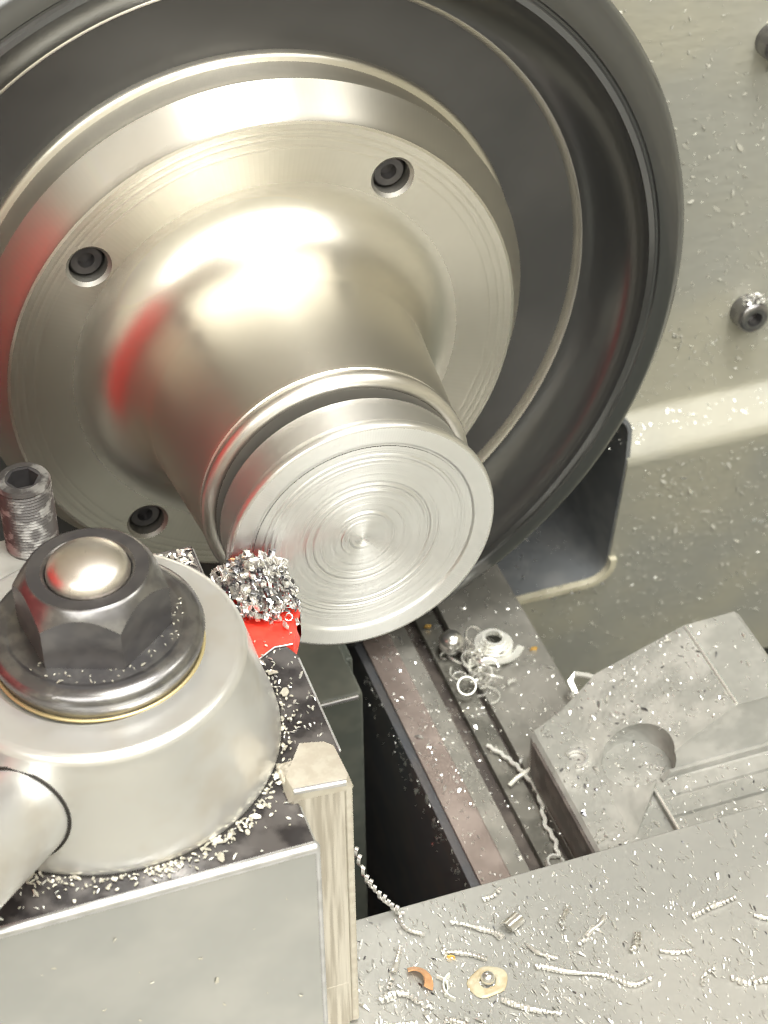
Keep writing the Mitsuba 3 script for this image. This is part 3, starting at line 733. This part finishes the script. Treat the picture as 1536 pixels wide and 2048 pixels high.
# ---- fine chip dust, beyond counting
def flakes(n, pos_fn, size=(.25, .9), thick=.08, along=(0, 1, 0), spread=.7, up=(0, 0, 1), curlf=.5, slim=(.22, .55)):
    """n small bent flakes lying on a surface with normal up, mostly drawn out along a direction."""
    out = []
    up = np.array(up, float)
    up /= np.linalg.norm(up)
    a = np.array(along, float)
    a -= up * (a @ up)
    a /= np.linalg.norm(a)
    b = np.cross(up, a)
    for _ in range(n):
        pos = pos_fn()
        if pos is None:
            continue
        L = RNG.uniform(*size) * (1 + (RNG.random() < .08) * 1.2)
        w = L * RNG.uniform(*slim)
        ang = RNG.normal(0, spread)
        d = a * math.cos(ang) + b * math.sin(ang)
        s = np.cross(up, d)
        tl = RNG.normal(0, .35)
        nrm = up * math.cos(tl) + s * math.sin(tl)
        s = np.cross(nrm, d)
        bow = curlf * L * RNG.uniform(0, .5)
        V = []
        for q, kk in ((-.5, .45), (0, 1.), (.5, .5)):
            c = np.asarray(pos) + d * L * q + up * (thick + bow * (1 - 4 * q * q) + abs(tl) * w * .3)
            for sx_, sb in ((-1, -1), (1, -1), (1, 1), (-1, 1)):
                V.append(c + s * w * kk * .5 * sx_ + nrm * thick * .5 * sb)
        F = []
        for i in range(2):
            for j in range(4):
                p, q2 = i * 4 + j, i * 4 + (j + 1) % 4
                F += [[p, q2, q2 + 4], [p, q2 + 4, p + 4]]
        F += [[0, 2, 1], [0, 3, 2], [8, 9, 10], [8, 10, 11]]
        out.append((np.array(V), np.array(F)))
    return join(out)


def stuff(key, mesh, bsdf, label):
    put(key, mesh, bsdf, False, label=label, kind='stuff', category='metal chips')


U = RNG.uniform


def on_plate():
    x, y = U(-24, 80), U(-112, -37.2)
    dens = math.exp(-((x - 2) / 26) ** 2) * .9 * math.exp(-((y + 62) / 20) ** 2) + .22 + .35 * math.exp(-((x - 26) / 9) ** 2 - ((y + 57) / 9) ** 2) + .3 * math.exp(-((x - 48) / 8) ** 2 - ((y + 70) / 8) ** 2)
    if RNG.random() > dens or (x < -21.5 and y > -61):
        return None
    return x, y, ZP


stuff('slide_specks', flakes(5200, on_plate, (.3, 1.2), .08, (0, 1, 0), .4, slim=(.14, .34)), 'plate_speck', 'dull fine chips and oily dust on the slide plate')
stuff('slide_chips', flakes(2600, on_plate, (.3, 1.2), .08, (0, 1, 0), .4, slim=(.14, .3)), 'chip_bright', 'fine bright chips scattered over the slide plate')
stuff('slide_chips_dark', flakes(260, on_plate, (.4, 1.0), .09, (0, 1, 0), .5, slim=(.15, .4)), 'chip_dark', 'fine dark chips among the bright ones on the slide plate')


def wall_pos():
    x, z = U(62, 170), U(-75, 62)
    if RNG.random() > .35 + .65 * (1 - (z + 75) / 137):
        return None
    return x, WY, z


stuff('wall_specks', flakes(1900, wall_pos, (.35, 1.3), .1, (.35, 0, -1), .8, (0, -1, 0), .3), 'speck_gray', 'dull grey specks of oil soaked dust on the upper headstock face')
stuff('wall_chips', flakes(260, wall_pos, (.3, 1.0), .1, (.35, 0, -1), .8, (0, -1, 0), .3), 'chip_pale', 'pale chips stuck to the upper headstock face')


def low_pos():
    x, z = U(66, 180), U(-168, -89)
    y = 100 + 16 * (-88 - z) / 102
    if (49 < x < 108.5) and z > -134.5:
        return None
    if RNG.random() > .3 + .7 * max(0, (z + 168) / 80):
        return None
    return x, y - .05, z


stuff('lower_wall_specks', flakes(1100, low_pos, (.4, 1.2), .1, (.8, 0, -.5), .7, (0, -1, .1), .3), 'speck_gray', 'dull specks of oil soaked dust on the lower headstock face')
stuff('lower_wall_chips', flakes(380, low_pos, (.35, 1.1), .1, (.8, 0, -.5), .7, (0, -1, .1), .3), 'chip_bright', 'bright chips stuck to the lower headstock face')


def ledge_pos():
    q = U(0, 1)
    return U(95, 175), 108.5 - 5.9 * q, -78.4 - 3.9 * q


stuff('ledge_chips', flakes(110, ledge_pos, (.4, 1.1), .1, (0, 1, 0), 1.5, (0, -.5, .8), .3), 'chip_pale', 'pale chips lying on the headstock ledge')


def recess_pos():
    return U(60, 105), U(103, 131), -132.9


stuff('recess_chips', flakes(90, recess_pos, (.6, 1.6), .12, (0, 1, 0), 1.5), 'chip_bright', 'chips on the floor of the dark recess')


def bed_pos():
    x, y = U(24.2, 67), U(-40, 100)
    if x > 48 and y < 32.5:
        return None
    z = -105 if x < 31.5 else -105.9 if x < 36.2 else -109.4 if x < 40.2 else -107.2 if x < 45.6 else -105.2
    if RNG.random() > .30 + .7 * math.exp(-((x - 31) / 6) ** 2 - ((y - 38) / 24) ** 2) + .4 * math.exp(-((x - 44) / 5) ** 2 - ((y - 50) / 20) ** 2):
        return None
    return x, y, z


stuff('bed_chips', flakes(3000, bed_pos, (.3, 1.0), .1, (0, 1, 0), .8), 'chip_bright', 'bright chips scattered along the bed ways')


def gap_pos():
    return 22.1, U(-10, 70), -107 - abs(RNG.normal(0, 6))


stuff('gap_chips', flakes(120, gap_pos, (.4, 1.2), .1, (0, 1, 0), 1.5, (-1, 0, .2)), 'chip_bright', 'bright chips clinging to the dark inner wall of the bed')


def cast_pos():
    x, y = U(49, 104), U(-24, 31.5)
    if math.hypot((x - 66.8) / 9.0, (y - 5.0) / 8.6) < .86:
        z = -92.92
        if RNG.random() > .55 + .9 * (x > 66) * (y < 6):
            return None
    elif x > 68 and y < 3.8:
        if y > -2.6:
            return None
        z = -91.1
        if x < 66.6 or RNG.random() > .4:
            return None
    elif x > 90.5:
        z = -79.85
        if RNG.random() > .22:
            return None
    else:
        z = -93 + max(0, (x - 57)) * 13 / 33.5
        if y < -3:
            z = -93.0
        if RNG.random() > .45 + .5 * math.exp(-((x - 74) / 7) ** 2):
            return None
    return x, y, z


stuff('saddle_chips', flakes(1700, cast_pos, (.3, 1.1), .1, (0, 1, 0), .8, slim=(.18, .45)), 'chip_bright', 'bright chips scattered over the saddle casting')
stuff('saddle_chips_dark', flakes(160, cast_pos, (.4, 1.0), .1, (0, 1, 0), .8), 'chip_dark', 'dark chips among the bright ones on the saddle casting')


def foot_pos():
    a = U(-2.3, .75)
    r = 30.3 + abs(RNG.normal(0, 1.2 if RNG.random() < .7 else 3.0))
    x, y = CX + r * math.cos(a), CY + r * math.sin(a)
    if x > -31.6 and y < -50:
        return None
    if x > -21.8 or y < -67.8 or (x > -31 and RNG.random() < .55):
        return None
    return x, y, .02


stuff('toolpost_chips', flakes(460, foot_pos, (.3, .9), .2, (0, 1, 0), 1.5, slim=(.4, .8)), 'foot_dust', 'bright chips gathered round the foot of the satin drum')


def top_pos():
    x, y = U(-90, -31.8), U(-67.5, -42)
    if math.hypot(x - CX, y - CY) < 30.4:
        return None
    return x, y, .02


stuff('block_chips', flakes(150, top_pos, (.4, 1.1), .1, (0, 1, 0), 1.0), 'chip_pale', 'pale chips on the black top of the toolpost block')


def shank_pos():
    return U(-31, -21.5), U(-48, -23), -.38


stuff('shank_chips', flakes(70, shank_pos, (.35, 1.1), .12, (0, 1, 0), .7), 'chip_bright', 'bright chips on the black tool shank')
stuff('corner_chips', flakes(60, lambda: (U(-40, -32.5), U(1, 9), .02), (.8, 1.9), .2, (0, 1, 0), 1.5), 'chip_bright', 'chips on the rear corner of the toolpost block')


def washer_pos():
    a = U(-2.6, 0.6)
    r = U(11.6, 14.6)
    x, y = r * math.cos(a), r * math.sin(a)
    return NC[0] + x, NC[1] + y, 27.72


stuff('washer_chips', flakes(60, washer_pos, (.25, .6), .1, (0, 1, 0), 1.5), 'foot_dust', 'chips caught on the washer round the nut')
stuff('guard_chips', flakes(60, lambda: (U(-8, 12), U(53, 78), -83.9), (.5, 1.4), .12, (0, 1, 0), 1.5), 'chip_bright', 'chips on the dark guard beside the tool')
stuff('insert_chips', flakes(14, lambda: (U(-28, -18.6), U(-21, -13), -.06), (.3, .8), .09, (0, 1, 0), .6), 'chip_steel', 'loose chips on the red insert')
stuff('front_chips', flakes(16, lambda: (U(-86, -33), -69.25, U(-38, -3)), (.3, .9), .1, (0, 0, 1), 1.5, (0, -1, 0)), 'foot_dust', 'a few pale specks stuck to the grey front of the toolpost block')
stuff('screw_chips', flakes(34, lambda: (143 + U(-3.5, 3.5), WY - U(.8, 5), -51 + 4.45), (.6, 1.5), .2, (0, 1, 0), 1.5), 'chip_bright', 'bright chips lying on the lower black wall screw')
stuff('heap_dust', flakes(650, HEAP_LATER, (.7, 1.8), .14, (0, 1, 0), .5, slim=(.3, .6)), 'chip_dust_steel', 'fine grey chips filling the heap on the red insert')
